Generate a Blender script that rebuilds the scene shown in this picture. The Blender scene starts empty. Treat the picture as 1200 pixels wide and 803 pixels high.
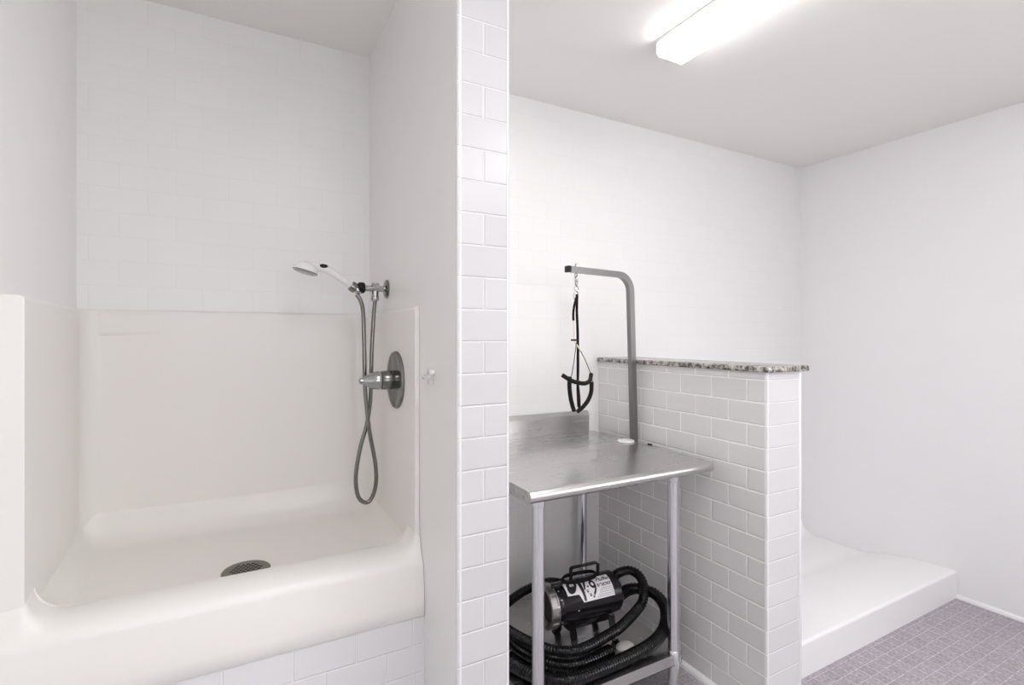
import bpy, bmesh, math
from mathutils import Vector, Matrix

C = bpy.context.scene.collection
PI = math.pi
R = math.radians

# ----------------------------------------------------------------------------
# helpers
# ----------------------------------------------------------------------------
def finish(bm, name, mats, parent=None, smooth=True, angle=35, loc=None):
    bmesh.ops.recalc_face_normals(bm, faces=bm.faces[:])
    me = bpy.data.meshes.new(name)
    bm.to_mesh(me); bm.free()
    if not isinstance(mats, (list, tuple)):
        mats = [mats]
    for m in mats:
        me.materials.append(m)
    if smooth:
        for p in me.polygons:
            p.use_smooth = True
        me.set_sharp_from_angle(angle=R(angle))
    o = bpy.data.objects.new(name, me)
    C.objects.link(o)
    if parent:
        o.parent = parent
        o.matrix_parent_inverse = root_matrix(parent).inverted()
    return o


def root_matrix(o):
    # parts are modelled in world coordinates, so only a top-level parent moves its children
    while o.parent:
        return Matrix.Identity(4)
    return Matrix.Translation(o.location) @ o.rotation_euler.to_matrix().to_4x4()


def thing(name, label, cat, loc=(0, 0, 0), group=None):
    o = bpy.data.objects.new(name, None)
    o.empty_display_size = .05
    C.objects.link(o)
    o.location = loc
    o['label'] = label; o['category'] = cat
    if group:
        o['group'] = group
    return o


def tag(o, label, cat, group=None):
    o['label'] = label; o['category'] = cat
    if group:
        o['group'] = group
    return o


def struct(o):
    o['kind'] = 'structure'
    return o


def add_box(bm, x0, x1, y0, y1, z0, z1, bevel=0, seg=2, mi=None):
    """mi: optional dict of face-direction -> material index"""
    vs = [bm.verts.new((x, y, z)) for x in (x0, x1) for y in (y0, y1) for z in (z0, z1)]
    q = {'-x': (0, 1, 3, 2), '+x': (4, 6, 7, 5), '-y': (0, 4, 5, 1), '+y': (2, 3, 7, 6), '-z': (0, 2, 6, 4), '+z': (1, 5, 7, 3)}
    fs = []
    for k, idx in q.items():
        f = bm.faces.new([vs[i] for i in idx])
        if mi:
            f.material_index = mi.get(k, 0)
        fs.append(f)
    if bevel:
        es = list({e for f in fs for e in f.edges})
        bmesh.ops.bevel(bm, geom=es, offset=bevel, segments=seg, affect='EDGES', profile=.5)
    return fs


def catmull(pts, step=.01):
    pts = [Vector(p) for p in pts]
    P = [pts[0] * 2 - pts[1]] + pts + [pts[-1] * 2 - pts[-2]]
    out = []
    for i in range(1, len(P) - 2):
        p0, p1, p2, p3 = P[i - 1], P[i], P[i + 1], P[i + 2]
        n = max(2, int((p2 - p1).length / (step * .5)))
        for k in range(n):
            t = k / n
            out.append(.5 * ((2 * p1) + (p2 - p0) * t + (2 * p0 - 5 * p1 + 4 * p2 - p3) * t * t + (3 * p1 - p0 - 3 * p2 + p3) * t ** 3))
    out.append(pts[-1])
    # resample evenly
    L = [0]
    for a, b in zip(out, out[1:]):
        L.append(L[-1] + (b - a).length)
    n = max(2, int(L[-1] / step))
    res = []; j = 0
    for k in range(n + 1):
        s = L[-1] * k / n
        while j < len(L) - 2 and L[j + 1] < s:
            j += 1
        t = 0 if L[j + 1] == L[j] else (s - L[j]) / (L[j + 1] - L[j])
        res.append(out[j].lerp(out[j + 1], min(1, max(0, t))))
    return res


def add_tube(bm, pts, r, seg=12, cap=True, up=None, square=False, flat=None):
    """sweep a circle (or square / flat strap) along points; r is a number or a function of (index, count)"""
    pts = [Vector(p) for p in pts]
    n = len(pts)
    T = []
    for i in range(n):
        a = pts[max(0, i - 1)]; b = pts[min(n - 1, i + 1)]
        T.append((b - a).normalized())
    ref = Vector(up) if up else (Vector((0, 0, 1)) if abs(T[0].z) < .9 else Vector((0, 1, 0)))
    N = (ref - T[0] * ref.dot(T[0])).normalized()
    rings = []
    for i in range(n):
        N = (N - T[i] * N.dot(T[i])).normalized()
        B = T[i].cross(N)
        rr = r(i, n) if callable(r) else r
        ring = []
        if square:
            offs = [(1, 1), (-1, 1), (-1, -1), (1, -1)]
            offs = [(a * rr, b * rr) for a, b in offs]
        elif flat:
            offs = [(flat[0], flat[1]), (-flat[0], flat[1]), (-flat[0], -flat[1]), (flat[0], -flat[1])]
        else:
            offs = [(math.cos(2 * PI * k / seg) * rr, math.sin(2 * PI * k / seg) * rr) for k in range(seg)]
        for a, b in offs:
            ring.append(bm.verts.new(pts[i] + N * a + B * b))
        rings.append(ring)
    m = len(rings[0])
    for a, b in zip(rings, rings[1:]):
        for k in range(m):
            bm.faces.new((a[k], a[(k + 1) % m], b[(k + 1) % m], b[k]))
    if cap:
        bm.faces.new(rings[0][::-1]); bm.faces.new(rings[-1])


def add_lathe(bm, prof, origin=(0, 0, 0), axis=(0, 0, 1), seg=32):
    """prof: list of (radius, height) revolved round the axis through origin"""
    ax = Vector(axis).normalized()
    q = Vector((0, 0, 1)).rotation_difference(ax)
    o = Vector(origin)
    rings = []
    for r, h in prof:
        if r < 1e-6:
            rings.append([bm.verts.new(o + q @ Vector((0, 0, h)))])
        else:
            rings.append([bm.verts.new(o + q @ Vector((r * math.cos(2 * PI * k / seg), r * math.sin(2 * PI * k / seg), h))) for k in range(seg)])
    for a, b in zip(rings, rings[1:]):
        for k in range(seg):
            k2 = (k + 1) % seg
            if len(a) == 1 and len(b) == 1:
                continue
            if len(a) == 1:
                bm.faces.new((a[0], b[k2], b[k]))
            elif len(b) == 1:
                bm.faces.new((a[k], a[k2], b[0]))
            else:
                bm.faces.new((a[k], a[k2], b[k2], b[k]))


def add_extrude(bm, prof, axis, a0, a1):
    """closed profile polygon extruded; axis 'x': prof is (y,z); 'y': prof is (x,z)"""
    def mk(a, p):
        return (a, p[0], p[1]) if axis == 'x' else ((p[0], a, p[1]) if axis == 'y' else (p[0], p[1], a))
    A = [bm.verts.new(mk(a0, p)) for p in prof]
    B = [bm.verts.new(mk(a1, p)) for p in prof]
    n = len(prof)
    for k in range(n):
        bm.faces.new((A[k], A[(k + 1) % n], B[(k + 1) % n], B[k]))
    bm.faces.new(A[::-1]); bm.faces.new(B)


def add_sphere(bm, c, r, scale=(1, 1, 1), u=16, v=10):
    m = Matrix.Translation(c) @ Matrix.Diagonal((*scale, 1))
    bmesh.ops.create_uvsphere(bm, u_segments=u, v_segments=v, radius=r, matrix=m)


# ----------------------------------------------------------------------------
# materials
# ----------------------------------------------------------------------------
def mat(name, col, rough=.5, metal=0, spec=.5, coat=0, emit=None, emit_s=0):
    m = bpy.data.materials.new(name); m.use_nodes = True
    b = m.node_tree.nodes['Principled BSDF']
    b.inputs['Base Color'].default_value = (*col, 1)
    b.inputs['Roughness'].default_value = rough
    b.inputs['Metallic'].default_value = metal
    b.inputs['Specular IOR Level'].default_value = spec
    b.inputs['Coat Weight'].default_value = coat
    if emit:
        b.inputs['Emission Color'].default_value = (*emit, 1)
        b.inputs['Emission Strength'].default_value = emit_s
    return m


def nd(m, t, **kw):
    n = m.node_tree.nodes.new(t)
    for k, v in kw.items():
        setattr(n, k, v)
    return n


def noise_rough(m, scale=(30, 30, 30), amt=.08, base=.4, bump=0, bump_scale=200, colvar=None):
    """slow roughness (and colour) variation so no surface is perfectly uniform"""
    L = m.node_tree.links; b = m.node_tree.nodes['Principled BSDF']
    tc = nd(m, 'ShaderNodeNewGeometry')
    mp = nd(m, 'ShaderNodeMapping'); mp.inputs['Scale'].default_value = scale
    L.new(tc.outputs['Position'], mp.inputs['Vector'])
    n = nd(m, 'ShaderNodeTexNoise'); n.inputs['Scale'].default_value = 1; n.inputs['Detail'].default_value = 4
    L.new(mp.outputs['Vector'], n.inputs['Vector'])
    mr = nd(m, 'ShaderNodeMapRange')
    mr.inputs['To Min'].default_value = base - amt; mr.inputs['To Max'].default_value = base + amt
    L.new(n.outputs['Fac'], mr.inputs['Value']); L.new(mr.outputs['Result'], b.inputs['Roughness'])
    if colvar:
        cr = nd(m, 'ShaderNodeMix', data_type='RGBA')
        cr.inputs['A'].default_value = (*colvar[0], 1); cr.inputs['B'].default_value = (*colvar[1], 1)
        L.new(n.outputs['Fac'], cr.inputs['Factor']); L.new(cr.outputs['Result'], b.inputs['Base Color'])
    if bump:
        n2 = nd(m, 'ShaderNodeTexNoise'); n2.inputs['Scale'].default_value = bump_scale; n2.inputs['Detail'].default_value = 3
        L.new(tc.outputs['Position'], n2.inputs['Vector'])
        bp = nd(m, 'ShaderNodeBump'); bp.inputs['Strength'].default_value = bump; bp.inputs['Distance'].default_value = .001
        L.new(n2.outputs['Fac'], bp.inputs['Height']); L.new(bp.outputs['Normal'], b.inputs['Normal'])
    return m


def tile_mat(name, axis, u0, z0, bw=.155, rh=.0787, tile=(.80, .79, .79), grout=(.88, .87, .86), mortar=.0016,
             offset=.5, rough=.12, bump=.5, vary=.015, second='z', spec=.5, mottle=0, jr=.7):
    m = mat(name, tile, rough, spec=spec)
    L = m.node_tree.links; b = m.node_tree.nodes['Principled BSDF']
    g = nd(m, 'ShaderNodeNewGeometry'); s = nd(m, 'ShaderNodeSeparateXYZ')
    L.new(g.outputs['Position'], s.inputs[0])
    a1 = nd(m, 'ShaderNodeMath', operation='SUBTRACT'); a1.inputs[1].default_value = u0
    a2 = nd(m, 'ShaderNodeMath', operation='SUBTRACT'); a2.inputs[1].default_value = z0
    L.new(s.outputs[axis.upper()], a1.inputs[0]); L.new(s.outputs[second.upper()], a2.inputs[0])
    c = nd(m, 'ShaderNodeCombineXYZ')
    L.new(a1.outputs[0], c.inputs[0]); L.new(a2.outputs[0], c.inputs[1])
    br = nd(m, 'ShaderNodeTexBrick', offset=offset, offset_frequency=2, squash=1)
    br.inputs['Scale'].default_value = 1
    br.inputs['Brick Width'].default_value = bw; br.inputs['Row Height'].default_value = rh
    br.inputs['Mortar Size'].default_value = mortar; br.inputs['Mortar Smooth'].default_value = .15
    br.inputs['Bias'].default_value = 0
    br.inputs['Color1'].default_value = (*[max(0, x - vary) for x in tile], 1)
    br.inputs['Color2'].default_value = (*[min(1, x + vary) for x in tile], 1)
    br.inputs['Mortar'].default_value = (*grout, 1)
    L.new(c.outputs[0], br.inputs['Vector'])
    col = br.outputs['Color']
    if mottle:
        n = nd(m, 'ShaderNodeTexNoise'); n.inputs['Scale'].default_value = 90; n.inputs['Detail'].default_value = 6
        L.new(g.outputs['Position'], n.inputs['Vector'])
        mr = nd(m, 'ShaderNodeMapRange'); mr.inputs['From Min'].default_value = .3; mr.inputs['From Max'].default_value = .7
        mr.inputs['To Min'].default_value = 1 - mottle; mr.inputs['To Max'].default_value = 1 + mottle
        L.new(n.outputs['Fac'], mr.inputs['Value'])
        mx = nd(m, 'ShaderNodeMix', data_type='RGBA', blend_type='MULTIPLY'); mx.inputs['Factor'].default_value = 1
        L.new(col, mx.inputs['A']); L.new(mr.outputs['Result'], mx.inputs['B'])
        col = mx.outputs['Result']
    L.new(col, b.inputs['Base Color'])
    # softer, pillowed height near the joint
    br2 = nd(m, 'ShaderNodeTexBrick', offset=offset, offset_frequency=2, squash=1)
    br2.inputs['Scale'].default_value = 1
    br2.inputs['Brick Width'].default_value = bw; br2.inputs['Row Height'].default_value = rh
    br2.inputs['Mortar Size'].default_value = mortar * 2.2; br2.inputs['Mortar Smooth'].default_value = .8
    L.new(c.outputs[0], br2.inputs['Vector'])
    inv = nd(m, 'ShaderNodeMath', operation='SUBTRACT'); inv.inputs[0].default_value = 1
    L.new(br2.outputs['Fac'], inv.inputs[1])
    bp = nd(m, 'ShaderNodeBump'); bp.inputs['Strength'].default_value = bump; bp.inputs['Distance'].default_value = .002
    L.new(inv.outputs[0], bp.inputs['Height']); L.new(bp.outputs['Normal'], b.inputs['Normal'])
    mr2 = nd(m, 'ShaderNodeMapRange'); mr2.inputs['To Min'].default_value = rough; mr2.inputs['To Max'].default_value = jr
    L.new(br.outputs['Fac'], mr2.inputs['Value']); L.new(mr2.outputs['Result'], b.inputs['Roughness'])
    return m


WHITE = (.84, .83, .84)
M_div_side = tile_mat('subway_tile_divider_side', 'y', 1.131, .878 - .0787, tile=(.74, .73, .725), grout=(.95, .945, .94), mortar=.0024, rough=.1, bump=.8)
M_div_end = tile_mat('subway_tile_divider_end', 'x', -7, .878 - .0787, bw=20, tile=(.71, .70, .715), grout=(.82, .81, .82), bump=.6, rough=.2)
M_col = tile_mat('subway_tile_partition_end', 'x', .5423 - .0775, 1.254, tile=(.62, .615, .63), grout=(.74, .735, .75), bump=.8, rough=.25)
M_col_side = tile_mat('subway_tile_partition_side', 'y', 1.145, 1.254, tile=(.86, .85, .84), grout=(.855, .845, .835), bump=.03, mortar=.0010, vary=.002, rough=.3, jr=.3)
M_back = tile_mat('subway_tile_back', 'x', .06, 1.035, tile=(.86, .85, .85), grout=(.828, .818, .823), bump=.2, mortar=.0012, rough=.33, vary=.005, jr=.4)
M_right = tile_mat('subway_tile_right', 'y', 1.2, 1.035, tile=(.86, .85, .86), grout=(.86, .85, .86), bump=.05, mortar=.0010, vary=.003, rough=.3, jr=.32)
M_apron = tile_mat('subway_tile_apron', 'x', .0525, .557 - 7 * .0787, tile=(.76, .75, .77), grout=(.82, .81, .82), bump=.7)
M_floor = tile_mat('mosaic_floor_tile', 'x', .012, 0, second='y', bw=.0525, rh=.0525, offset=0, tile=(.39, .36, .385), grout=(.62, .60, .62),
                   mortar=.0014, rough=.45, bump=.5, vary=.025, mottle=.28)
M_paint = noise_rough(mat('wall_paint', (.88, .875, .87), .55), base=.55)
M_ceil = noise_rough(mat('ceiling_paint', (.87, .855, .84), .7), base=.75, bump=.1, bump_scale=300)
M_trim = mat('glazed_edge_trim', (.84, .835, .85), .18)
M_reflection = mat('reflection_white', (.74, .73, .72), .25)  # pale tone of the modelled tile reflection
M_bead = mat('white_base_bead', (.88, .87, .88), .3)
M_acryl = noise_rough(mat('gelcoat_white', (.83, .81, .785), .3), scale=(4, 4, 4), base=.34, amt=.04)
M_acryl2 = noise_rough(mat('shower_base_white', (.92, .91, .92), .25, coat=.2), scale=(4, 4, 4), base=.25, amt=.05)
M_steel = noise_rough(mat('brushed_stainless', (.63, .615, .61), .3, 1), scale=(5, 40, 40), base=.27, amt=.018)
M_tube = noise_rough(mat('satin_steel_tube', (.80, .81, .84), .22, 1), scale=(40, 40, 6), base=.22, amt=.05)
M_chrome = noise_rough(mat('aged_chrome', (.23, .222, .21), .2, 1), base=.2, amt=.06)
M_chrome_b = noise_rough(mat('bright_chrome', (.45, .445, .44), .14, 1), base=.14, amt=.05)
M_drain = noise_rough(mat('dull_drain_metal', (.24, .22, .20), .4, 1), base=.42)
M_arm = noise_rough(mat('grey_arm_steel', (.23, .225, .225), .35, .85), base=.36)
M_black = mat('black_plastic', (.009, .009, .009), .35, spec=.3)
M_blackpaint = noise_rough(mat('black_enamel', (.007, .006, .008), .2, spec=.35), base=.2, amt=.05)
M_hole = mat('dark_void', (.01, .01, .01), .8)
M_mesh = noise_rough(mat('intake_filter', (.035, .03, .027), .7), base=.75, bump=.5, bump_scale=600)
M_hose = mat('black_corrugated_hose', (.006, .006, .007), .2, spec=.38)
M_strap = mat('black_nylon', (.008, .008, .008), .65, spec=.15)
M_vinyl = mat('black_vinyl_tube', (.006, .006, .006), .45, spec=.2)
M_cord = mat('cream_cord', (.7, .66, .5), .6)
M_wplas = mat('white_plastic', (.84, .83, .82), .25)
M_cap = mat('grey_white_plastic', (.6, .59, .58), .3)
M_clear = mat('milky_clear_plastic', (.86, .86, .85), .15)
M_silver = noise_rough(mat('ring_aluminium', (.34, .33, .32), .3, .9), base=.3)
M_labelw = mat('label_white', (.80, .78, .80), .35)
M_ink = mat('label_ink', (.012, .011, .013), .4)
M_diff = mat('light_diffuser', (.9, .9, .9), .4, emit=(1.0, 1.0, .985), emit_s=7.8)
M_fill_pane2 = mat('fill_glow_glass_rear', (.9, .9, .9), .3, emit=(.97, .975, 1.0), emit_s=1.5)  # glow added as fill light from the unseen rear wall
M_fill_pane = mat('fill_glow_glass', (.9, .9, .9), .3, emit=(.97, .975, 1.0), emit_s=3.2)  # added glow, fills from the unseen part of the right wall
M_diff_side = mat('light_diffuser_side', (.9, .9, .9), .4, emit=(1.0, 1.0, .985), emit_s=4.5)
M_fill_b = mat('fill_diffuser_bay', (.9, .9, .9), .4, emit=(1.0, 1.0, .985), emit_s=10)  # emission of the added fill fixture by the wash bay
M_fill_b_side = mat('fill_diffuser_bay_side', (.9, .9, .9), .4, emit=(1.0, 1.0, .985), emit_s=6)  # weaker sides of the same added fixture
M_house = mat('light_housing', (.80, .80, .80), .4)


def granite():
    m = mat('speckled_granite', (.4, .38, .36), .15)
    L = m.node_tree.links; b = m.node_tree.nodes['Principled BSDF']
    g = nd(m, 'ShaderNodeNewGeometry')
    n = nd(m, 'ShaderNodeTexNoise'); n.inputs['Scale'].default_value = 48; n.inputs['Detail'].default_value = 6; n.inputs['Roughness'].default_value = .65
    v = nd(m, 'ShaderNodeTexVoronoi'); v.inputs['Scale'].default_value = 130
    L.new(g.outputs['Position'], n.inputs['Vector']); L.new(g.outputs['Position'], v.inputs['Vector'])
    ad = nd(m, 'ShaderNodeMath', operation='MULTIPLY_ADD'); ad.inputs[1].default_value = .22
    L.new(v.outputs['Color'], ad.inputs[0]); L.new(n.outputs['Fac'], ad.inputs[2])
    r = nd(m, 'ShaderNodeValToRGB')
    e = r.color_ramp.elements
    e[0].position = .42; e[0].color = (.012, .011, .011, 1)
    e[1].position = .78; e[1].color = (.62, .60, .57, 1)
    for p, c in ((.52, (.09, .085, .08, 1)), (.60, (.27, .255, .23, 1)), (.68, (.42, .39, .35, 1))):
        x = e.new(p); x.color = c
    L.new(ad.outputs[0], r.inputs[0]); L.new(r.outputs[0], b.inputs['Base Color'])
    return m


M_gran = granite()

# ----------------------------------------------------------------------------
# the setting
# ----------------------------------------------------------------------------
XL, XR = -.432, .472          # wash bay side walls
YB = 2.055                    # tiled back wall
XRW = 3.27                    # right wall
ZC = 2.45                     # ceiling
YF = 1.145                    # face of the partition end
YREAR, XLEFT = -2.6, -1.7

bm = bmesh.new(); add_box(bm, XLEFT - .1, XRW + .1, YREAR - .1, YB + .1, -.06, 0)
struct(finish(bm, 'floor', M_floor, smooth=False))
bm = bmesh.new(); add_box(bm, XLEFT - .1, XRW + .1, YREAR - .1, YB + .1, ZC, ZC + .06)
struct(finish(bm, 'ceiling', M_ceil, smooth=False))
bm = bmesh.new(); add_box(bm, XL - .1, XRW + .1, YB, YB + .1, 0, ZC)
struct(finish(bm, 'wall_back', M_back, smooth=False))
bm = bmesh.new(); add_box(bm, XRW, XRW + .1, YREAR, YB, 0, ZC)
struct(finish(bm, 'wall_right', M_right, smooth=False))
bm = bmesh.new(); add_box(bm, XL - .12, XL, 1.131, YB, 0, ZC)
struct(finish(bm, 'wall_bay_left', M_col_side, smooth=False))
bm = bmesh.new(); add_box(bm, XLEFT, XL - .12, 1.131, 1.231, 0, ZC)
struct(finish(bm, 'wall_front', M_paint, smooth=False))
bm = bmesh.new(); add_box(bm, XLEFT - .1, XLEFT, YREAR, 1.231, 0, ZC)
struct(finish(bm, 'wall_left', M_paint, smooth=False))
bm = bmesh.new(); add_box(bm, XLEFT, XRW, YREAR - .1, YREAR, 0, ZC)
struct(finish(bm, 'wall_rear', M_paint, smooth=False))

# full-height partition between wash bay and grooming bay
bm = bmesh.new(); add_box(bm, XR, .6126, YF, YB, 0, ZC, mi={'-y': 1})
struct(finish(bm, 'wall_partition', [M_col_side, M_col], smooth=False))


def edge_trim(name, x, y, r, sx, z1):
    prof = []
    n = 8
    for k in range(n + 1):
        a = PI / 2 * k / n
        prof.append((x + sx * r * (1 - math.cos(a)) - sx * .0012, y + r * (1 - math.sin(a)) - .0012))
    prof += [(x + sx * r, y + r)]
    b = bmesh.new()
    add_extrude(b, prof, 'z', 0, z1)
    return struct(finish(b, name, M_trim, angle=30))


edge_trim('trim_1', XR, YF, .011, 1, ZC)
edge_trim('trim_2', .6126, YF, .007, -1, ZC)

# half-height divider beside the table
bm = bmesh.new(); add_box(bm, 1.611, 1.790, 1.131, YB, 0, 1.22, mi={'-y': 1})
struct(finish(bm, 'wall_divider', [M_div_side, M_div_end], smooth=False))
bm = bmesh.new(); add_box(bm, 1.790, 1.806, 1.129, YB, .0, 1.22, bevel=.004)
struct(finish(bm, 'trim_3', M_trim))
edge_trim('trim_4', 1.611, 1.131, .009, 1, 1.22)

# tiled face below the raised wash tub
bm = bmesh.new(); add_box(bm, XL, XR, 1.39, 1.46, 0, .557)
struct(finish(bm, 'wall_apron', M_apron, smooth=False))


def bead(name, axis, a0, a1, x, sx, h=.02, w=.012):
    prof = [(x, 0), (x + sx * w, 0), (x + sx * w, h * .45), (x + sx * w * .7, h * .8), (x + sx * w * .25, h), (x, h)]
    b = bmesh.new(); add_extrude(b, prof, axis, a0, a1)
    return struct(finish(b, name, M_bead))


bead('baseboard_right', 'y', YREAR, 1.226, XRW, -1)
bead('baseboard_divider', 'y', 1.131, YB, 1.611, -1, h=.024, w=.016)

# stone slab lying on the divider
bm = bmesh.new(); add_box(bm, 1.600, 1.832, 1.117, YB - .001, 1.2205, 1.2405, bevel=.003)
tag(finish(bm, 'granite_slab', M_gran), 'speckled grey and black granite slab capping the half-height tiled wall', 'stone slab')

# ----------------------------------------------------------------------------
# raised dog-washing tub with moulded surround
# ----------------------------------------------------------------------------
tub = thing('wash_tub', 'raised off-white moulded wash tub and surround filling the left bay', 'tub', (.02, 1.40, .557))


def cove(d, r):
    return 0 if d >= r else r - math.sqrt(max(0, r * r - (r - max(0, d)) ** 2))


def tub_x_left(y):
    return -.385 - .028 * min(1, max(0, (y - 1.43) / .6))


TXR = .457
TYB = 2.03
LIP = .737
prof = []          # (y, z, keep) apron and lip section
CR = LIP
prof += [(1.389, .5575), (1.384, .562), (1.384, .60), (1.388, .64), (1.393, .675)]
for k in range(13):   # long soft roll up to the crest
    a = PI / 2 * k / 12
    prof.append((1.468 - .072 * math.cos(a), CR - .045 + .045 * math.sin(a)))
prof += [(1.478, CR)]
for k in range(1, 9):
    a = PI / 2 * k / 8
    prof.append((1.485 + .016 * math.sin(a), CR - .016 + .016 * math.cos(a)))
for k in range(1, 9):
    a = PI / 2 * k / 8
    prof.append((1.501 + .035 * (1 - math.cos(a)), CR - .016 - (CR - .016 - .684) * math.sin(a)))
ny = 26
for k in range(1, ny + 1):
    t = k / ny
    y = 1.536 + (TYB - 1.536) * t
    prof.append((y, .684))
bm = bmesh.new()
nx = 110
DX, DY = .03, 1.63
grid = []
for (y, z) in prof:
    row = []
    xl = tub_x_left(max(y, 1.43)); xr = TXR
    x0, x1 = XL + .001, XR - .001
    for i in range(nx + 1):
        t = i / nx
        t = .5 - .5 * math.cos(PI * t)
        x = x0 + (x1 - x0) * t
        zz = z
        if y > 1.5:
            dd = math.hypot(x - DX, y - DY)
            zz += .016 * min(1, max(0, (dd - .065) / .45))
            zz += cove(TYB - y, .09)
        if y >= 1.405:
            w = min(1, (y - 1.405) / .03)
            w = w * w * (3 - 2 * w)
            zz += w * (cove(x - xl, .06) + cove(xr - x, .05))
        row.append(bm.verts.new((x, y, zz)))
    grid.append(row)
for a, b in zip(grid, grid[1:]):
    for i in range(nx):
        bm.faces.new((a[i], a[i + 1], b[i + 1], b[i]))
# fill underside: apron return
finish(bm, 'basin', M_acryl, tub, angle=60)

# surround: plan path swept with a vertical section
path = []
rc = .05
yf = 1.428
path.append((tub_x_left(yf), yf))
for k in range(1, 12):
    y = yf + (TYB - rc - yf) * k / 12
    path.append((tub_x_left(y), y))
xlb = tub_x_left(TYB)
for k in range(9):
    a = PI / 2 * k / 8
    path.append((xlb + rc * (1 - math.cos(a)), TYB - rc + rc * math.sin(a)))
for k in range(1, 12):
    path.append((xlb + rc + (TXR - rc - xlb - rc) * k / 12, TYB))
for k in range(9):
    a = PI / 2 * k / 8
    path.append((TXR - rc + rc * math.sin(a), TYB - rc + rc * math.cos(a)))
for k in range(1, 13):
    path.append((TXR, TYB - rc - (TYB - rc - yf) * k / 12))
n = len(path)
# outward (towards the tiled wall) normals
nor = []
for i in range(n):
    a = Vector(path[max(0, i - 1)]); b = Vector(path[min(n - 1, i + 1)])
    t = (b - a).normalized()
    nor.append(Vector((-t.y, t.x)))
ZT = 1.432


def back_to(i):
    """distance from the inner face out to the wall along the outward normal"""
    p = Vector(path[i]); q = nor[i]
    c = []
    if q.x < -.01: c.append((XL + .0005 - p.x) / q.x)
    if q.x > .01: c.append((XR - .0005 - p.x) / q.x)
    if q.y > .01: c.append((YB - .0005 - p.y) / q.y)
    return max(.004, min(c) if c else .01)


sec = [(0, .70), (0, .9), (0, 1.1), (0, 1.3)]
rt = .012
bm = bmesh.new()
rings = []
for i in range(n):
    p = Vector(path[i]); q = nor[i]; d = back_to(i)
    r_ = min(rt, d * .8)
    ring = []
    for o_, z in sec:
        ring.append((p + q * o_, z))
    for k in range(7):
        a = PI / 2 * k / 6
        ring.append((p + q * (r_ * (1 - math.cos(a))), ZT - r_ + r_ * math.sin(a)))
    ring.append((p + q * d, ZT))
    ring.append((p + q * d, .70))
    rings.append([bm.verts.new((v.x, v.y, z)) for v, z in ring])
for a, b in zip(rings, rings[1:]):
    for k in range(len(a) - 1):
        bm.faces.new((a[k], b[k], b[k + 1], a[k + 1]))
f0 = bm.faces.new(rings[0]); f1 = bm.faces.new(rings[-1][::-1])
bmesh.ops.bevel(bm, geom=list(f0.edges) + list(f1.edges), offset=.006, segments=3, affect='EDGES', clamp_overlap=True)
finish(bm, 'surround', M_acryl, tub, angle=50)
# shallow moulded ledge at the top left of the back panel
bm = bmesh.new()
prof = [(TYB + .004, 1.345), (TYB - .001, 1.348), (TYB - .006, 1.354), (TYB - .007, 1.362), (TYB - .007, 1.41), (TYB - .003, 1.424), (TYB + .004, 1.428)]
add_extrude(bm, prof, 'x', -.37, -.155)
for v in bm.verts:      # fade the ledge out to the right
    if v.co.x > -.2:
        v.co.y = TYB + .003 + (v.co.y - TYB) * .1
finish(bm, 'ledge', M_acryl, tub, angle=50)
# drain
bm = bmesh.new()
dz = .684
add_lathe(bm, [(.0, -.0), (.045, .0), (.048, .0032), (.060, .0032), (.063, .0)], (DX, DY, dz + .0005), seg=40)
dr = finish(bm, 'drain', M_drain, tub)
bm = bmesh.new()
hz = dz + .0042
for i in range(-3, 4):
    for j in range(-3, 4):
        cx, cy = i * .0125 + (.00625 if j % 2 else 0), j * .0105
        if math.hypot(cx, cy) < .039:
            ps = [(cx + .0052 * math.cos(PI / 3 * k), cy + .0042 * math.sin(PI / 3 * k)) for k in range(6)]
            A = [bm.verts.new((DX + a, DY + b, hz)) for a, b in ps]
            bm.faces.new(A)
            B = [bm.verts.new((DX + a * 1, DY + b, hz - .004)) for a, b in ps]
            for k in range(6):
                bm.faces.new((A[k], A[(k + 1) % 6], B[(k + 1) % 6], B[k]))
bm2 = bmesh.new()
add_lathe(bm2, [(0, .0), (.047, .0), (.047, .0034), (.0, .0034)], (DX, DY, dz + .0005), seg=36)
finish(bm2, 'strainer', M_drain, dr)
finish(bm, 'strainer_hole', M_hole, dr, smooth=False)

# ----------------------------------------------------------------------------
# shower fittings on the right side of the wash bay
# ----------------------------------------------------------------------------
vy, vz = 1.618, 1.207
t = thing('shower_valve', 'dull chrome single-lever valve with round wall plate on the white surround', 'shower valve', (TXR, vy, vz))
bm = bmesh.new()
add_lathe(bm, [(0, 0), (.092, 0), (.092, .004), (.088, .009), (.080, .011), (.060, .010), (.034, .011), (0, .011)], (TXR, vy, vz), (-1, 0, 0), 48)
finish(bm, 'wall_plate', M_chrome, t)
bm = bmesh.new()
add_lathe(bm, [(0, 0), (.029, .0), (.030, .004), (.030, .036), (.028, .039), (0, .039)], (TXR - .010, vy, vz), (-1, 0, 0), 32)
finish(bm, 'sleeve', M_chrome, t)
bm = bmesh.new()
add_lathe(bm, [(0, .0), (.0280, .0), (.0295, .003), (.0290, .012), (.0262, .024), (.0215, .036), (.0160, .046), (.0115, .053), (.0095, .057), (.0100, .061), (.0085, .065), (.004, .0675), (.0, .068)], (TXR - .0505, vy, vz), (-1, 0, 0), 32)
finish(bm, 'lever', M_chrome_b, t)

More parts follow.
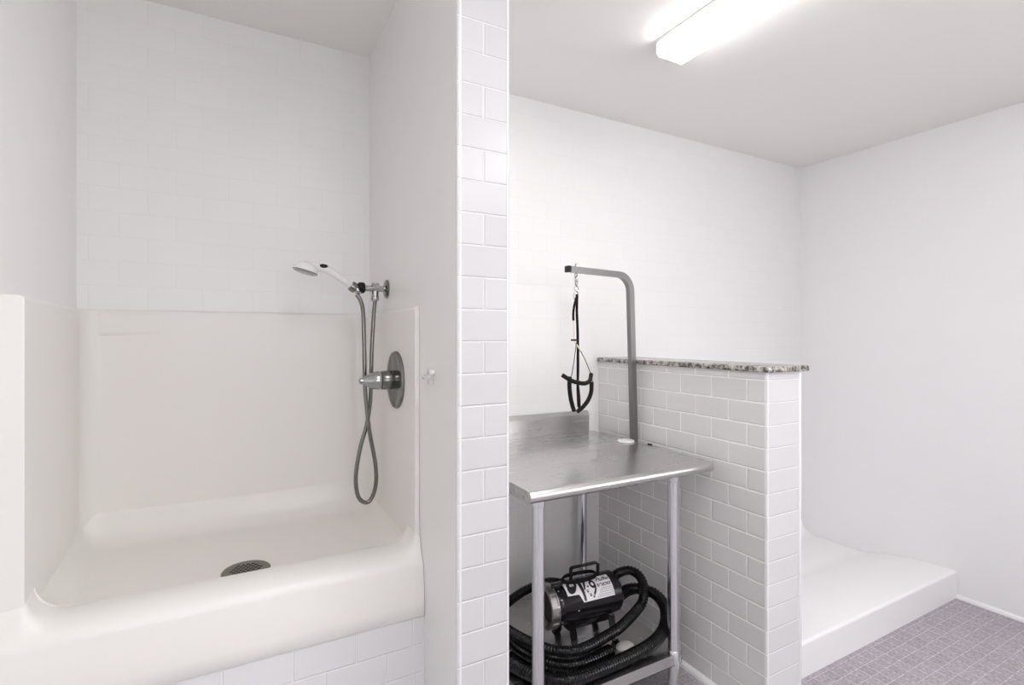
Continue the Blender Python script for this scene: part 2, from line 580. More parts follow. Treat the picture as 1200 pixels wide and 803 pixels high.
by, bz = 1.789, 1.511
t = thing('shower_bracket', 'chrome wall outlet with black-collared holder for the white shower head', 'shower bracket', (XR, by, bz))
bm = bmesh.new()
add_lathe(bm, [(0, 0), (.033, 0), (.033, .003), (.029, .007), (.018, .009), (0, .009)], (XR, by, bz), (-1, 0, 0), 36)
finish(bm, 'wall_plate', M_chrome, t)
bm = bmesh.new()
add_tube(bm, [(XR - .006, by, bz), (XR - .088, by, bz)], .0105, 20)
add_tube(bm, [(XR - .030, by, bz + .004), (XR - .052, by, bz + .004)], .0165, 20)
add_tube(bm, [(XR - .042, by, bz + .018), (XR - .042, by, bz - .028)], .0115, 20)
add_lathe(bm, [(0, 0), (.0125, 0), (.0135, .003), (.0135, .013), (.011, .016), (0, .016)], (XR - .042, by, bz - .042), (0, 0, 1), 12)
finish(bm, 'tee', M_chrome_b, t)
bm = bmesh.new()
add_lathe(bm, [(.0, 0), (.0165, 0), (.019, .004), (.019, .018), (.015, .022), (0, .022)], (XR - .078, by, bz + .001), (-1, 0, 0), 20)
finish(bm, 'collar', M_black, t)
bm = bmesh.new()
# open cradle that grips the handle
add_tube(bm, [(.385, by, bz), (.368, by, bz)], .010, 16)
hd = Vector((-.085, 0, .058)).normalized()          # handle direction
hb = Vector((.3565, by, bz + .002))
qv = Vector((0, 0, 1)).rotation_difference(hd)
add_lathe(bm, [(.0128, -.010), (.017, -.010), (.018, .0), (.017, .010), (.0128, .010), (.0128, -.010)], hb, hd, 24)
finish(bm, 'cradle', M_chrome, t)

t = thing('hand_shower', 'white hand shower resting tilted in its bracket on a looping grey hose', 'hand shower', (.356, by, bz))
h0 = hb - hd * .012
h1 = Vector((.263, by, 1.568))
h2 = Vector((.212, by, 1.575))
bm = bmesh.new()
pts = catmull([h0, hb + hd * .03, hb + hd * .07, h1 + Vector((.006, 0, 0)), h1 + Vector((-.020, 0, .006))], .004)
add_tube(bm, pts, lambda i, n: .0105 + .004 * (i / n) ** 1.5, 20)
finish(bm, 'handle', M_wplas, t)
bm = bmesh.new()
ax = Vector((-.28, 0, -1)).normalized()
hc = Vector((.206, by, 1.566))
add_lathe(bm, [(0, -.022), (.014, -.0215), (.027, -.016), (.036, -.006), (.039, .004), (.038, .010), (.034, .012), (0, .012)], hc, ax, 36)
add_tube(bm, catmull([h1 + Vector((-.012, 0, .004)), Vector((.232, by, 1.575)), Vector((.205, by, 1.574))], .005), lambda i, n: .0145 + .003 * i / n, 18)
hdn = finish(bm, 'head', M_wplas, t, angle=50)
bm = bmesh.new()
add_lathe(bm, [(.0, .0122), (.032, .0122), (.033, .014), (0, .0142)], hc, ax, 32)
add_lathe(bm, [(.0375, .0085), (.0397, .0088), (.0397, .0108), (.0375, .0110), (.0375, .0085)], hc, ax, 36)
finish(bm, 'spray_face', M_chrome, hdn)
bm = bmesh.new()
add_sphere(bm, h1 + Vector((-.004, -.010, .009)), .013, (1.1, .7, .55))
finish(bm, 'flow_button', M_black, t)
bm = bmesh.new()
add_lathe(bm, [(0, 0), (.0105, 0), (.012, .003), (.012, .018), (.010, .022), (0, .022)], hb - hd * .030, hd, 14)
finish(bm, 'hose_nut', M_chrome_b, t)
bm = bmesh.new()


H = [(.3680, 1.789, 1.488), (.3785, 1.785, 1.470), (.3870, 1.780, 1.432), (.3895, 1.775, 1.330), (.3925, 1.770, 1.160),
     (.4050, 1.768, 1.030), (.4270, 1.775, .912), (.4310, 1.780, .840), (.4190, 1.785, .790), (.3980, 1.785, .775), (.3720, 1.785, .800),
     (.3640, 1.785, .870), (.3790, 1.785, .965), (.4000, 1.785, 1.040), (.4130, 1.785, 1.130), (.4180, 1.785, 1.300), (.4250, 1.787, 1.420), (.4300, 1.789, 1.470)]
hp = catmull(H, .0022)
add_tube(bm, hp, lambda i, n: .0066 + (.0007 if i % 2 else 0), 12)
finish(bm, 'hose', M_chrome, t, angle=80)

# hook-shaped relief standing in for a faint reflection in the partition tile
t = thing('tile_reflection', 'small white hook shape standing in for a reflection on the shadowed side of the tiled partition', 'reflection stand-in', (XR, 1.335, 1.235))

# ----------------------------------------------------------------------------
# walk-in shower base beyond the divider
# ----------------------------------------------------------------------------
sx0, sx1, sy0 = 1.806, XRW, 1.226
prof = [(sy0, 0), (sy0, .125)]
for k in range(7):
    a = PI / 2 * k / 6
    prof.append((sy0 + .012 * (1 - math.cos(a)), .127 + .012 * math.sin(a)))
for k in range(31):
    t_ = k / 30
    e_ = t_ * t_ * (3 - 2 * t_)
    prof.append((sy0 + .055 + (YB - .002 - sy0 - .055) * t_, .139 - .066 * min(1, 1.9 * e_)))
bm = bmesh.new(); grid = []
for y, z in prof:
    row = []
    for i in range(41):
        tt = .5 - .5 * math.cos(PI * i / 40)
        x = sx0 + .001 + (sx1 - sx0 - .002) * tt
        zz = z
        if y > sy0 + .1:
            zz += cove(YB - .004 - y, .10)
        row.append(bm.verts.new((x, y, zz)))
    grid.append(row)
for a, b in zip(grid, grid[1:]):
    for i in range(40):
        bm.faces.new((a[i], a[i + 1], b[i + 1], b[i]))
tag(finish(bm, 'shower_tray', M_acryl2, angle=50), 'white shower base with a low front curb between half wall and right wall', 'shower tray')

# ----------------------------------------------------------------------------
# ceiling lights
# ----------------------------------------------------------------------------
def ceiling_light(name, label, x0, x1, y0, y1, md, ms, group=None):
    t = thing(name, label, 'ceiling light', ((x0 + x1) / 2, (y0 + y1) / 2, ZC), group)
    w = x1 - x0
    b = bmesh.new(); add_box(b, x0 - .002, x1 + .002, y0 + .004, y1 - .004, ZC - .014, ZC - .0003, bevel=.002)
    finish(b, 'housing', M_house, t)
    prof = [(x0, ZC - .0145)]
    prof += [(x0, ZC - .045)]
    for k in range(5):
        a = PI / 2 * k / 4
        prof.append((x0 + .010 * (1 - math.cos(a)), ZC - .050 - .010 * math.sin(a)))
    for k in range(5):
        a = PI / 2 * k / 4
        prof.append((x1 - .010 + .010 * math.sin(a), ZC - .060 + .010 * (1 - math.cos(a))))
    prof += [(x1, ZC - .0145)]
    b = bmesh.new(); add_extrude(b, prof, 'y', y0 + .006, y1 - .006)
    for f in b.faces:
        f.normal_update()
    b.normal_update()
    for f in b.faces:
        c = f.calc_center_median()
        if c.z > ZC - .048:
            f.material_index = 1
    finish(b, 'diffuser', [md, ms], t)
    for ya, yb in ((y1 - .006, y1), (y0, y0 + .006)):
        b = bmesh.new(); add_extrude(b, [((x - (x0 + x1) / 2) * 1.0 + (x0 + x1) / 2, z) for x, z in prof], 'y', ya, yb)
        finish(b, 'end_cap', M_house, t)
    return t


ceiling_light('ceiling_light', 'lit white linear wraparound light on the ceiling of the grooming bay', 1.385, 1.518, -1.015, 1.425, M_diff, M_diff_side)
ceiling_light('ceiling_light', 'added fill light, a lit white linear fixture on the unseen ceiling just outside the wash bay', .23, .363, -.62, .60, M_fill_b, M_fill_b_side)  # unseen fixture added to brighten the wash bay
def fill_window(name, wall, a0, a1, z0, z1, md):
    """unseen fill light added as a two-light obscured-glass window set on the rear (y) or right (x) wall"""
    def bx(b, p0, p1, q0, q1, d0, d1):
        if wall == 'rear':
            add_box(b, p0, p1, YREAR + d0, YREAR + d1, q0, q1)
        else:
            add_box(b, XRW - d1, XRW - d0, p0, p1, q0, q1)
    m = (a0 + a1) / 2
    b = bmesh.new()
    for p in ((a0, a1, z0, z0 + .05), (a0, a1, z1 - .05, z1), (a0, a0 + .05, z0 + .05, z1 - .05), (a1 - .05, a1, z0 + .05, z1 - .05), (m - .02, m + .02, z0 + .05, z1 - .05)):
        bx(b, *p, .0005, .04)
    win = struct(finish(b, name, M_house, smooth=False))
    for p0, p1 in ((a0 + .05, m - .02), (m + .02, a1 - .05)):
        b = bmesh.new(); bx(b, p0, p1, z0 + .05, z1 - .05, .012, .018)
        finish(b, 'glow_pane', md, win, smooth=False)  # glowing sheet that gives the added fill


fill_window('fill_window_1', 'right', -2.3, -.6, .95, 2.15, M_fill_pane)  # out of view, added as soft fill from the right
fill_window('fill_window_2', 'rear', -.6, 1.1, .95, 2.15, M_fill_pane2)  # added fill source behind the viewpoint

# ----------------------------------------------------------------------------
# stainless grooming table
# ----------------------------------------------------------------------------
TX0, TX1, TYF, TYR, TZ = .775, 1.562, 1.31, 2.04, .88
table = thing('work_table', 'stainless steel grooming table with backsplash and lower shelf against the tiled walls', 'table', (1.168, 1.68, 0))
prof = [(TYR, TZ), (TYF + .020, TZ)]
for k in range(1, 12):
    a = PI * k / 12
    prof.append((TYF + .019 - .019 * math.sin(a), TZ - .019 + .019 * math.cos(a)))
prof += [(TYF + .020, TZ - .038), (TYF + .035, TZ - .038), (TYF + .035, TZ - .004), (TYR - .03, TZ - .004), (TYR - .03, TZ - .038), (TYR, TZ - .038)]
bm = bmesh.new(); add_extrude(bm, prof, 'x', TX0 + .002, TX1 - .002)
for x0, x1 in ((TX0, TX0 + .002), (TX1 - .002, TX1)):
    p2 = [q for i, q in enumerate(prof) if i <= 13] + [(TYR, TZ - .038)]
    add_extrude(bm, p2, 'x', x0, x1)
finish(bm, 'tabletop', M_steel, table, angle=40)
bm = bmesh.new()
add_extrude(bm, [(TYR - .016, TZ + .0002), (TYR - .016, TZ + .086), (TYR - .004, TZ + .103), (TYR + .012, TZ + .103), (TYR + .012, TZ + .0002)], 'x', TX0, 1.527)
finish(bm, 'backsplash', M_steel, table, angle=20)
for y0 in (1.50, 1.80):     # stiffening channels under the top
    bm = bmesh.new(); add_box(bm, TX0 + .03, TX1 - .03, y0, y0 + .06, TZ - .03, TZ - .0045, bevel=.002)
    finish(bm, 'channel', M_steel, table)
bm = bmesh.new(); add_box(bm, TX1 + .0003, TX1 + .011, 1.640, 1.660, TZ - .012, TZ + .006, bevel=.002)
finish(bm, 'edge_bumper', M_black, table)
SZ = .150
LEGS = [(.867, 1.42), (1.467, 1.42), (.867, 1.98), (1.455, 1.98)]
for lx, ly in LEGS:
    bm = bmesh.new()
    add_lathe(bm, [(0, .02), (.0205, .02), (.0205, TZ - .006), (0, TZ - .006)], (lx, ly, 0), seg=28)
    lg = finish(bm, 'leg', M_tube, table)
    bm = bmesh.new()
    add_lathe(bm, [(.0206, TZ - .085), (.0235, TZ - .083), (.0245, TZ - .0385), (.0206, TZ - .0385), (.0206, TZ - .085)], (lx, ly, 0), seg=28)
    finish(bm, 'socket', M_tube, lg)
    bm = bmesh.new()
    add_lathe(bm, [(.0206, SZ - .046), (.024, SZ - .045), (.0245, SZ + .004), (.0225, SZ + .008), (.0206, SZ + .008), (.0206, SZ - .046)], (lx, ly, 0), seg=28)
    finish(bm, 'collar', M_tube, lg)
    bm = bmesh.new()
    add_lathe(bm, [(0, 0), (.014, 0), (.018, .006), (.0205, .02), (.0205, .03), (0, .03)], (lx, ly, 0), seg=24)
    finish(bm, 'foot', M_tube, lg)
bm = bmesh.new()
sxa, sxb, sya, syb = .842, 1.492, 1.40, 2.005
add_box(bm, sxa, sxb, sya, syb, SZ - .003, SZ)
add_box(bm, sxa, sxb, sya, sya + .002, SZ - .042, SZ - .003)
add_box(bm, sxa, sxb, syb - .002, syb, SZ - .042, SZ - .003)
add_box(bm, sxa, sxa + .002, sya, syb, SZ - .042, SZ - .003)
add_box(bm, sxb - .002, sxb, sya, syb, SZ - .042, SZ - .003)
add_box(bm, sxa, sxb, sya, sya + .02, SZ - .042, SZ - .040)
finish(bm, 'undershelf', M_steel, table, angle=20)

# ----------------------------------------------------------------------------
# grooming arm clamped to the table edge
# ----------------------------------------------------------------------------
AX, AY = 1.580, 1.765
arm = thing('grooming_post', 'grey square-tube grooming arm clamped upright to the right edge of the table', 'grooming arm', (AX, AY, TZ))
AZ = 1.618
TXa = AX - .020
pts = [Vector((AX + .006, AY, TZ - .19)), Vector((AX + .0015, AY, TZ - .03))]
pts += [Vector((AX, AY, TZ + .06)).lerp(Vector((TXa, AY, AZ - .075)), k / 6) for k in range(1, 7)]
for k in range(1, 11):
    a = PI / 2 * k / 10
    pts.append(Vector((TXa - .075 * (1 - math.cos(a)), AY - .006 * (1 - math.cos(a)), AZ - .075 + .075 * math.sin(a))))
pts.append(Vector((1.212, AY - .026, AZ + .004)))
bm = bmesh.new(); add_tube(bm, pts, .0128, square=True, up=(0, 1, 0))
bmesh.ops.bevel(bm, geom=[e for e in bm.edges if len(e.link_faces) == 2 and e.calc_face_angle(0) > 1.0], offset=.002, segments=2, affect='EDGES')
finish(bm, 'post', M_arm, arm, angle=30)
bm = bmesh.new()
e = pts[-1]
add_box(bm, e.x - .016, e.x - .0002, e.y - .0132, e.y + .0132, e.z - .0132, e.z + .0132, bevel=.002)
finish(bm, 'end_cap', M_black, arm)
bm = bmesh.new()
e = pts[0]
add_box(bm, e.x - .0138, e.x + .0138, e.y - .0138, e.y + .0138, e.z - .012, e.z - .0002, bevel=.002)
finish(bm, 'end_cap', M_black, arm)
bm = bmesh.new()
add_lathe(bm, [(0, .0003), (.036, .0003), (.038, .003), (.036, .007), (.02, .0085), (0, .0085)], (1.523, 1.752, TZ), seg=36)
finish(bm, 'base_disc', M_clear, arm)
bm = bmesh.new()      # clamp bracket round the table edge
add_box(bm, TX1 - .035, TX1 + .0045, AY - .018, AY + .018, TZ - .075, TZ - .069, bevel=.001)
add_box(bm, TX1 + .0005, TX1 + .005, AY - .018, AY + .018, TZ - .075, TZ + .006, bevel=.001)
finish(bm, 'clamp', M_arm, arm)
bm = bmesh.new()
add_lathe(bm, [(0, -.10), (.012, -.10), (.014, -.096), (.014, -.086), (.005, -.084), (.005, -.043), (0, -.043)], (TX1 - .022, AY, TZ), seg=16)
finish(bm, 'clamp_screw', M_black, arm)
EX, EY = 1.247, pts[-1].y + .002
bm = bmesh.new()
add_tube(bm, [(EX, EY, AZ - .0125), (EX, EY, AZ + .030)], .004, 10)
add_lathe(bm, [(0, .017), (.007, .017), (.007, .023), (0, .023)], (EX, EY, AZ), seg=6)
ring = [Vector((EX + .007 * math.sin(2 * PI * k / 20), EY, AZ - .0185 + .007 * math.cos(2 * PI * k / 20))) for k in range(21)]
add_tube(bm, ring, .002, 8, cap=False)
finish(bm, 'eye_bolt', M_chrome_b, arm)

# ----------------------------------------------------------------------------
# harness hanging from the arm
# ----------------------------------------------------------------------------
har = thing('grooming_harness', 'black looped grooming harness hanging by a metal clip from the grey arm', 'harness', (EX, EY, AZ - .03))
K = 2.126 / 600.5


def hpt(px, py, dy=0):        # harness drawn in its own hanging plane: units of 3.5 mm across and down from the eye bolt
    return Vector((EX + (px - 675) * K * 1.0 + .0, EY + dy - (px - 675) * K * .32 * 0, AZ - (py - 315.5) * K))


bm = bmesh.new()
add_lathe(bm, [(0, 0), (.006, .001), (.008, .008), (.006, .016), (.008, .020), (.008, .030), (.004, .036), (0, .037)], hpt(675.3, 333.5), seg=14)
hook = [hpt(675, 322), hpt(673, 323.5), hpt(672.2, 327), hpt(673.5, 331), hpt(675.3, 333)]
hook = catmull([hpt(676.6, 325), hpt(676, 321.6), hpt(674.2, 321), hpt(673, 324), hpt(673.8, 328), hpt(675.3, 331)], .002)
add_tube(bm, hook, .0024, 8)
rng = [hpt(674.8 + 3.4 * math.sin(2 * PI * k / 24), 341.5 + 5.2 - 5.2 * math.cos(2 * PI * k / 24) - 2) for k in range(25)]
add_tube(bm, rng, .0022, 8, cap=False)
sw = [hpt(675.3 + 2.6 * math.sin(2 * PI * k / 20), 336.5 - 3.0 * math.cos(2 * PI * k / 20), 0) for k in range(21)]
add_tube(bm, sw, .0022, 8, cap=False)
finish(bm, 'swivel_clip', M_chrome_b, har)
bm = bmesh.new()
add_tube(bm, catmull([hpt(676, 343), hpt(676.2, 352), hpt(676, 364), hpt(676.8, 378), hpt(677.2, 392), hpt(677.6, 410), hpt(677.8, 430), hpt(677.2, 452), hpt(678.2, 474)], .006),
         .0056, 10)
add_tube(bm, catmull([hpt(677.5, 372, .006), hpt(678.6, 385, .006), hpt(678.8, 398, .006), hpt(678.4, 420, .006), hpt(678.6, 445, .006), hpt(680.5, 462, .006), hpt(681.0, 474, .006), hpt(679.6, 476.5, .003), hpt(678.2, 474)], .006),
         .0050, 10)
finish(bm, 'strap', M_strap, har)
bm = bmesh.new()
add_tube(bm, catmull([hpt(675.4, 347), hpt(673.6, 352), hpt(671.6, 360), hpt(671, 367), hpt(671.2, 374)], .004), .0050, 10)
finish(bm, 'short_strap', M_strap, har)
bm = bmesh.new()
add_tube(bm, catmull([hpt(671.2, 373), hpt(671.6, 384), hpt(672.4, 396), hpt(674, 401), hpt(677, 405), hpt(681.5, 411)], .004), .0018, 8)
add_tube(bm, catmull([hpt(674.5, 401.5, -.004), hpt(677.5, 405.5, -.004), hpt(680.8, 410, -.004)], .004), .0036, 8)
finish(bm, 'pull_cord', M_cord, har)
bm = bmesh.new()
add_tube(bm, [hpt(667.2, 396.7, -.005), hpt(676, 396.7, -.005)], .0038, 10)
finish(bm, 'toggle', M_black, har)
bm = bmesh.new()
add_tube(bm, catmull([hpt(674.5, 400, -.004), hpt(670, 419, -.012), hpt(664.5, 438, -.02)], .006), .0016, 8)
add_tube(bm, catmull([hpt(679, 407, -.004), hpt(686, 421, -.012), hpt(692, 437, -.02), hpt(694.6, 446, -.02)], .006), .0016, 8)
finish(bm, 'thin_cord', M_strap, har)


def pad(name, P, r=.0088):
    b = bmesh.new(); add_tube(b, catmull(P, .006), r, 14)
    finish(b, name, M_vinyl, har)


pad('padded_loop', [hpt(651.5, 436.5, -.02), hpt(659, 442.5, -.045), hpt(667, 445.2, -.06), hpt(675, 446, -.063), hpt(684, 443.5, -.05), hpt(692.5, 437.3, -.02)])
pad('padded_loop', [hpt(663.6, 439, -.012), hpt(662, 450, -.018), hpt(663, 462, -.02), hpt(666.2, 471, -.015), hpt(670.6, 479, -.006)])
pad('padded_loop', [hpt(695, 446.5, -.012), hpt(693, 458, -.018), hpt(688.5, 467.5, -.018), hpt(682, 475.5, -.012), hpt(675, 480.8, -.005)])

# ----------------------------------------------------------------------------
# pet dryer on the lower shelf
# ----------------------------------------------------------------------------
DYc, DZc, DR = 1.65, .311, .0755
dx0, dx1 = 1.072, 1.366
dry = thing('pet_dryer', 'black cylindrical pet dryer with coiled hoses on the shelf under the table', 'pet dryer', (1.24, DYc, SZ))
bm = bmesh.new()
add_lathe(bm, [(0, 0), (DR, 0), (DR + .001, .004), (DR + .001, .022), (DR, .024), (DR, dx1 - dx0 - .05), (DR + .0015, dx1 - dx0 - .048), (DR + .0015, dx1 - dx0 - .014), (DR - .006, dx1 - dx0 - .004), (DR - .02, dx1 - dx0), (0, dx1 - dx0)],
          (dx0, DYc, DZc), (1, 0, 0), 56)
finish(bm, 'body', M_blackpaint, dry)
bm = bmesh.new()
add_lathe(bm, [(DR - .012, .0), (DR + .003, 0), (DR + .0055, -.003), (DR + .0055, -.007), (DR + .003, -.009), (DR + .003, -.026), (DR + .0055, -.028), (DR + .0055, -.034), (DR + .002, -.036), (DR - .005, -.035), (DR - .010, -.025), (DR - .012, 0)],
          (dx0, DYc, DZc), (1, 0, 0), 56)
rg = finish(bm, 'intake_ring', M_silver, dry)
for ang in (20, 58, -28, 120):
    bm = bmesh.new()
    a = R(ang)
    rr = DR + .0045
    cy, cz = DYc - rr * math.cos(a), DZc + rr * math.sin(a)
    add_box(bm, -.0155, .0155, -.006, .006, -.0022, .0022, bevel=.001)
    rot = Matrix.Rotation(-(PI / 2 - a) * -1 * -1, 4, 'X')
    bmesh.ops.transform(bm, matrix=Matrix.Translation((dx0 - .018, cy, cz)) @ Matrix.Rotation(PI / 2 - a, 4, 'X'), verts=bm.verts[:])
    finish(bm, 'clip', M_silver, rg)
bm = bmesh.new()
add_lathe(bm, [(0, -.006), (.03, -.010), (.06, -.012), (DR - .012, -.010), (DR - .012, -.002), (0, -.002)], (dx0, DYc, DZc), (1, 0, 0), 40)
finish(bm, 'intake_filter', M_mesh, dry)


def on_body(x, phi, r=DR):
    return Vector((x, DYc - r * math.cos(phi), DZc + r * math.sin(phi)))


for x, ph in ((1.150, -2), (1.084, 78), (1.084, 62), (1.084, 36), (1.084, -30), (1.355, -22), (1.355, 50)):
    bm = bmesh.new()
    p = on_body(x, R(ph), DR + .001)
    d = Vector((0, -math.cos(R(ph)), math.sin(R(ph))))
    add_lathe(bm, [(0, .0032), (.0022, .0028), (.0038, .001), (.004, -.001), (0, -.001)], p, d, 14)
    finish(bm, 'rivet', M_chrome_b, dry)

# name plate, bent round the body
LX0, LW, PH0 = 1.113, .226, R(17)
RL = DR + .0012


def wrap(u, v, lift=0):
    return on_body(LX0 + u * .94, PH0 + v * .9 / DR, RL + lift)


bm = bmesh.new()
edge = [(0, .036), (.052, .033), (.073, .0), (LW, 0), (LW, .096), (0, .096)]


def inside_low(u):      # lower outline of the plate
    if u <= .052: return .036 - .003 * u / .052
    if u <= .066: return .033 - .033 * (u - .052) / .014
    return 0


nu, nv = 58, 12
g = []
for i in range(nu + 1):
    u = LW * i / nu; lo = inside_low(u)
    g.append([bm.verts.new(wrap(u, lo + (.096 - lo) * j / nv)) for j in range(nv + 1)])
for a, b in zip(g, g[1:]):
    for j in range(nv):
        bm.faces.new((a[j], b[j], b[j + 1], a[j + 1]))
plate = finish(bm, 'name_plate', M_labelw, dry, angle=60)


def text_mesh(s, size, u, v, shear=0, xs=1.0, bold=0):
    cu = bpy.data.curves.new('lettering_curve', 'FONT')
    cu.body = s; cu.size = size; cu.shear = shear; cu.offset = bold
    cu.resolution_u = 4
    ob = bpy.data.objects.new('lettering_curve', cu)
    C.objects.link(ob)
    bpy.context.view_layer.update()
    dg = bpy.context.evaluated_depsgraph_get()
    me = bpy.data.meshes.new_from_object(ob.evaluated_get(dg))
    b = bmesh.new(); b.from_mesh(me)
    bmesh.ops.triangulate(b, faces=b.faces[:])
    bmesh.ops.subdivide_edges(b, edges=[e for e in b.edges if e.calc_length() > .006], cuts=1)
    res = bmesh.new()
    for w in b.verts:
        w.co = wrap(u + w.co.x * xs, v + w.co.y, .0006)
    C.objects.unlink(ob); bpy.data.objects.remove(ob); bpy.data.curves.remove(cu); bpy.data.meshes.remove(me)
    return b


def join(bms):
    out = bmesh.new()
    for b in bms:
        me = bpy.data.meshes.new('tmp'); b.to_mesh(me); b.free()
        out.from_mesh(me); bpy.data.meshes.remove(me)
    return out


def poly(pts, lift=.0006):
    b = bmesh.new()
    vs = [b.verts.new((p[0], p[1], 0)) for p in pts]
    b.faces.new(vs)
    bmesh.ops.triangulate(b, faces=b.faces[:])
    for _ in range(3):
        es = [e for e in b.edges if e.calc_length() > .008]
        if not es: break
        bmesh.ops.subdivide_edges(b, edges=es, cuts=1)
        bmesh.ops.triangulate(b, faces=b.faces[:])
    for w in b.verts:
        w.co = wrap(w.co.x, w.co.y, lift)
    return b


def blob(u, v, ru, rv, n=14):
    return poly([(u + ru * math.cos(2 * PI * k / n), v + rv * math.sin(2 * PI * k / n)) for k in range(n)])


L_ = [text_mesh('9', .088, .112, .020, xs=.72, bold=.0012),
      poly([(.100, .053), (.108, .053), (.108, .060), (.100, .060)]),
      text_mesh('Fluffer', .026, .150, .068, shear=.35, xs=1.0, bold=.0004),
      text_mesh('BY "LECTRO"', .0165, .147, .046, xs=.70, bold=.0007)]
# K: tall stem that runs below the plate's left half, and its upper arm
L_.append(poly([(.062, .092), (.080, .092), (.081, .004), (.071, .004)]))
L_.append(poly([(.092, .092), (.105, .092), (.088, .046), (.081, .046)]))
for k, (v, a, b_) in enumerate(((.036, .160, .222), (.029, .152, .226), (.021, .150, .222), (.013, .140, .224), (.006, .132, .218))):
    u = a
    while u < b_:
        w = .006 + .004 * ((k * 7 + int(u * 1000)) % 3) / 2
        L_.append(poly([(u, v), (min(b_, u + w), v), (min(b_, u + w), v + .0022), (u, v + .0022)]))
        u += w + .003
for (u, v) in ((.095, .036), (.104, .020), (.118, .012)):      # paw prints
    L_.append(blob(u, v, .0042, .0040))
    for k in range(4):
        L_.append(blob(u - .0055 + .0036 * k, v + .0058 + (.0016 if k in (1, 2) else 0), .0014, .0018, 8))
finish(join(L_), 'lettering', M_ink, plate, smooth=False)
# dog-head silhouette on the left of the plate
dog = [(.012, .046), (.022, .040), (.034, .042), (.044, .050), (.050, .060), (.058, .072), (.060, .084), (.052, .088), (.046, .080), (.044, .072),
       (.040, .070), (.036, .078), (.028, .086), (.018, .088), (.010, .080), (.012, .070), (.008, .060)]
finish(join([poly(dog), ]), 'dog_emblem', M_ink, plate, smooth=False)
finish(join([poly([(.026, .072), (.034, .070), (.034, .080), (.028, .084)], .0009), blob(.040, .079, .003, .004, 10)]), 'dog_highlight', M_labelw, plate, smooth=False)

# carrying handle and wrapped cord
bm = bmesh.new()
zt = DZc + DR
hx0, hx1, hz1 = 1.160, 1.286, .438
hpts = [(hx0, DYc, zt - .004), (hx0, DYc, hz1 - .006), (hx0 + .003, DYc, hz1 - .002), (hx0 + .008, DYc, hz1), (hx1 - .008, DYc, hz1), (hx1 - .003, DYc, hz1 - .002), (hx1, DYc, hz1 - .006), (hx1, DYc, zt - .004)]
add_tube(bm, hpts, 0, flat=(.0022, .009), up=(1, 0, 0))
hn = finish(bm, 'handle', M_black, dry, angle=40)
bm = bmesh.new()
zc = zt + .007
cord = []
for k in range(3):
    o = .004 * k
    cord += [(1.125 + o, DYc - .022, zc + .002 * k), (1.18, DYc - .030, zc - .002 + .004 * k), (1.25, DYc - .026, zc + .004 * k), (1.272 - o, DYc - .004, zc + .006 + .003 * k),
             (1.24, DYc + .022, zc + .002 + .003 * k), (1.16, DYc + .024, zc + .002 + .003 * k), (1.122 + o, DYc + .004, zc + .004 + .003 * k)]
cord += [(1.106, DYc - .020, zc - .001), (1.094, DYc - .024, zc + .001)]
add_tube(bm, catmull(cord, .005), .0042, 10)
cd = finish(bm, 'power_cord', M_strap, dry)
bm = bmesh.new()
add_tube(bm, [(1.097, DYc - .023, zc + .002), (1.082, DYc - .025, zc + .003), (1.060, DYc - .028, zc + .003)], .0075, 14)
finish(bm, 'plug', M_black, cd)

# stand: two saddle straps with splayed feet
for x in (1.140, 1.318):
    bm = bmesh.new()
    arc = [on_body(x, R(a), DR + .002) for a in range(-150, -29, 10)]
    add_tube(bm, arc, 0, flat=(.002, .014), up=(0, 0, 1))
    for s in (-1, 1):
        add_tube(bm, [(x, DYc + s * .045, DZc - .068), (x, DYc + s * .066, SZ + .010), (x, DYc + s * .074, SZ + .0022), (x, DYc + s * .092, SZ + .0022)], 0, flat=(.002, .014), up=(0, s, .3))
    finish(bm, 'stand', M_blackpaint, dry, angle=40)
bm = bmesh.new()
add_box(bm, 1.135, 1.325, DYc - .02, DYc + .02, DZc - DR - .030, DZc - DR - .002, bevel=.004)
finish(bm, 'motor_box', M_blackpaint, dry)


dry.rotation_euler.z = R(-4)


def hose(pts, r):
    b = bmesh.new()
    P = catmull(pts, .0027)
    prof = (r, r, r * .86, r * .86)
    add_tube(b, P, lambda i, n: prof[i % 4], 18)
    return finish(b, 'hose', M_hose, dry, angle=30)


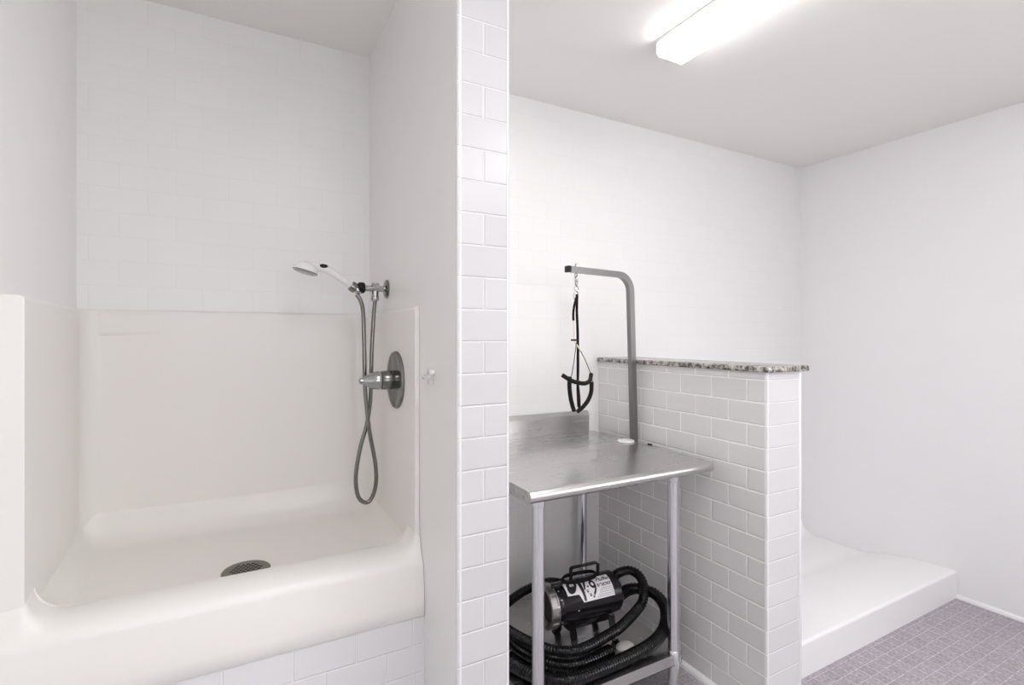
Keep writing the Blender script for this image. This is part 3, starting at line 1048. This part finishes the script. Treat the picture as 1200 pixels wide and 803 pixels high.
HZ = SZ + .0242
hose([(1.365, 1.665, .346), (1.41, 1.662, .362), (1.450, 1.645, .369), (1.470, 1.612, .358), (1.468, 1.580, .330), (1.440, 1.552, .296), (1.403, 1.540, .272), (1.287, 1.510, .245), (1.213, 1.503, .234),
      (1.129, 1.495, .226), (1.063, 1.498, .2255), (1.002, 1.535, .2255), (.962, 1.595, .2255), (.934, 1.665, .2255), (.916, 1.735, .226), (.912, 1.80, .228), (.935, 1.855, .230), (1.00, 1.880, .240), (1.09, 1.884, .268), (1.19, 1.862, .288), (1.28, 1.842, .262), (1.36, 1.835, .222)], .0195)
hose([(1.365, 1.620, .290), (1.43, 1.632, .298), (1.475, 1.612, .301), (1.512, 1.565, .292), (1.518, 1.520, .268), (1.497, 1.485, .238), (1.455, 1.462, .206), (1.385, 1.449, .184), (1.28, 1.441, HZ + .002), (1.17, 1.436, HZ), (1.08, 1.434, HZ),
      (1.00, 1.442, HZ), (.935, 1.485, HZ), (.895, 1.545, HZ), (.868, 1.62, HZ), (.850, 1.70, HZ), (.850, 1.78, HZ), (.880, 1.832, HZ), (.925, 1.815, HZ), (.938, 1.745, HZ), (.944, 1.665, HZ),
      (.970, 1.590, HZ), (1.010, 1.530, HZ), (1.066, 1.497, HZ), (1.130, 1.493, HZ), (1.19, 1.497, HZ), (1.235, 1.503, HZ)], .0235)

# small white cap lying on the shelf
bm = bmesh.new()
add_lathe(bm, [(0, .0), (.033, .0), (.036, .003), (.035, .009), (.028, .015), (.014, .018), (0, .019)], (1.318, 1.520, SZ + .0005), seg=28)
bmesh.ops.scale(bm, vec=(1.05, .8, 1), verts=bm.verts[:], space=Matrix.Translation((-1.318, -1.520, 0)))
tag(finish(bm, 'nozzle_cap', M_cap), 'small white plastic cap lying on the shelf between the black hoses', 'cap')

# plate and peg modelled in place of the tile reflection
hk = bpy.data.objects['tile_reflection']
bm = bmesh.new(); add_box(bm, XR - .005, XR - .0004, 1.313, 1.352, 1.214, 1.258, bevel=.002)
finish(bm, 'reflection_plate', M_reflection, hk)
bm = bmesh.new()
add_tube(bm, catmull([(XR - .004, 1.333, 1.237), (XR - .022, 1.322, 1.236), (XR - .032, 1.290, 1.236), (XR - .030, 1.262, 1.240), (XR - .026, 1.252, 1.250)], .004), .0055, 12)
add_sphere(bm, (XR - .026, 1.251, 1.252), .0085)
finish(bm, 'hook', M_reflection, hk)  # hook-shaped part of the modelled reflection

# ----------------------------------------------------------------------------
# camera, world, view
# ----------------------------------------------------------------------------
cam = bpy.data.cameras.new('camera')
cam.sensor_width = 36; cam.lens = 36 * 600.5 / 1200
cam.shift_y = -7 / 1200
cam.clip_start = .02
co = bpy.data.objects.new('camera', cam); C.objects.link(co)
co.location = (0, 0, 1.345); co.rotation_euler = (R(90), 0, R(-28.48))
sc = bpy.context.scene
sc.camera = co
w = bpy.data.worlds.new('world'); sc.world = w; w.use_nodes = True
w.node_tree.nodes['Background'].inputs[0].default_value = (.8, .82, .85, 1)
w.node_tree.nodes['Background'].inputs[1].default_value = .3
sc.view_settings.view_transform = 'Standard'
sc.view_settings.look = 'None'
sc.view_settings.gamma = 1
sc.view_settings.use_curve_mapping = False
sc.view_settings.exposure = .92
sc.cycles.use_denoising = True
sc.cycles.max_bounces = 14
sc.cycles.diffuse_bounces = 8
sc.cycles.glossy_bounces = 6
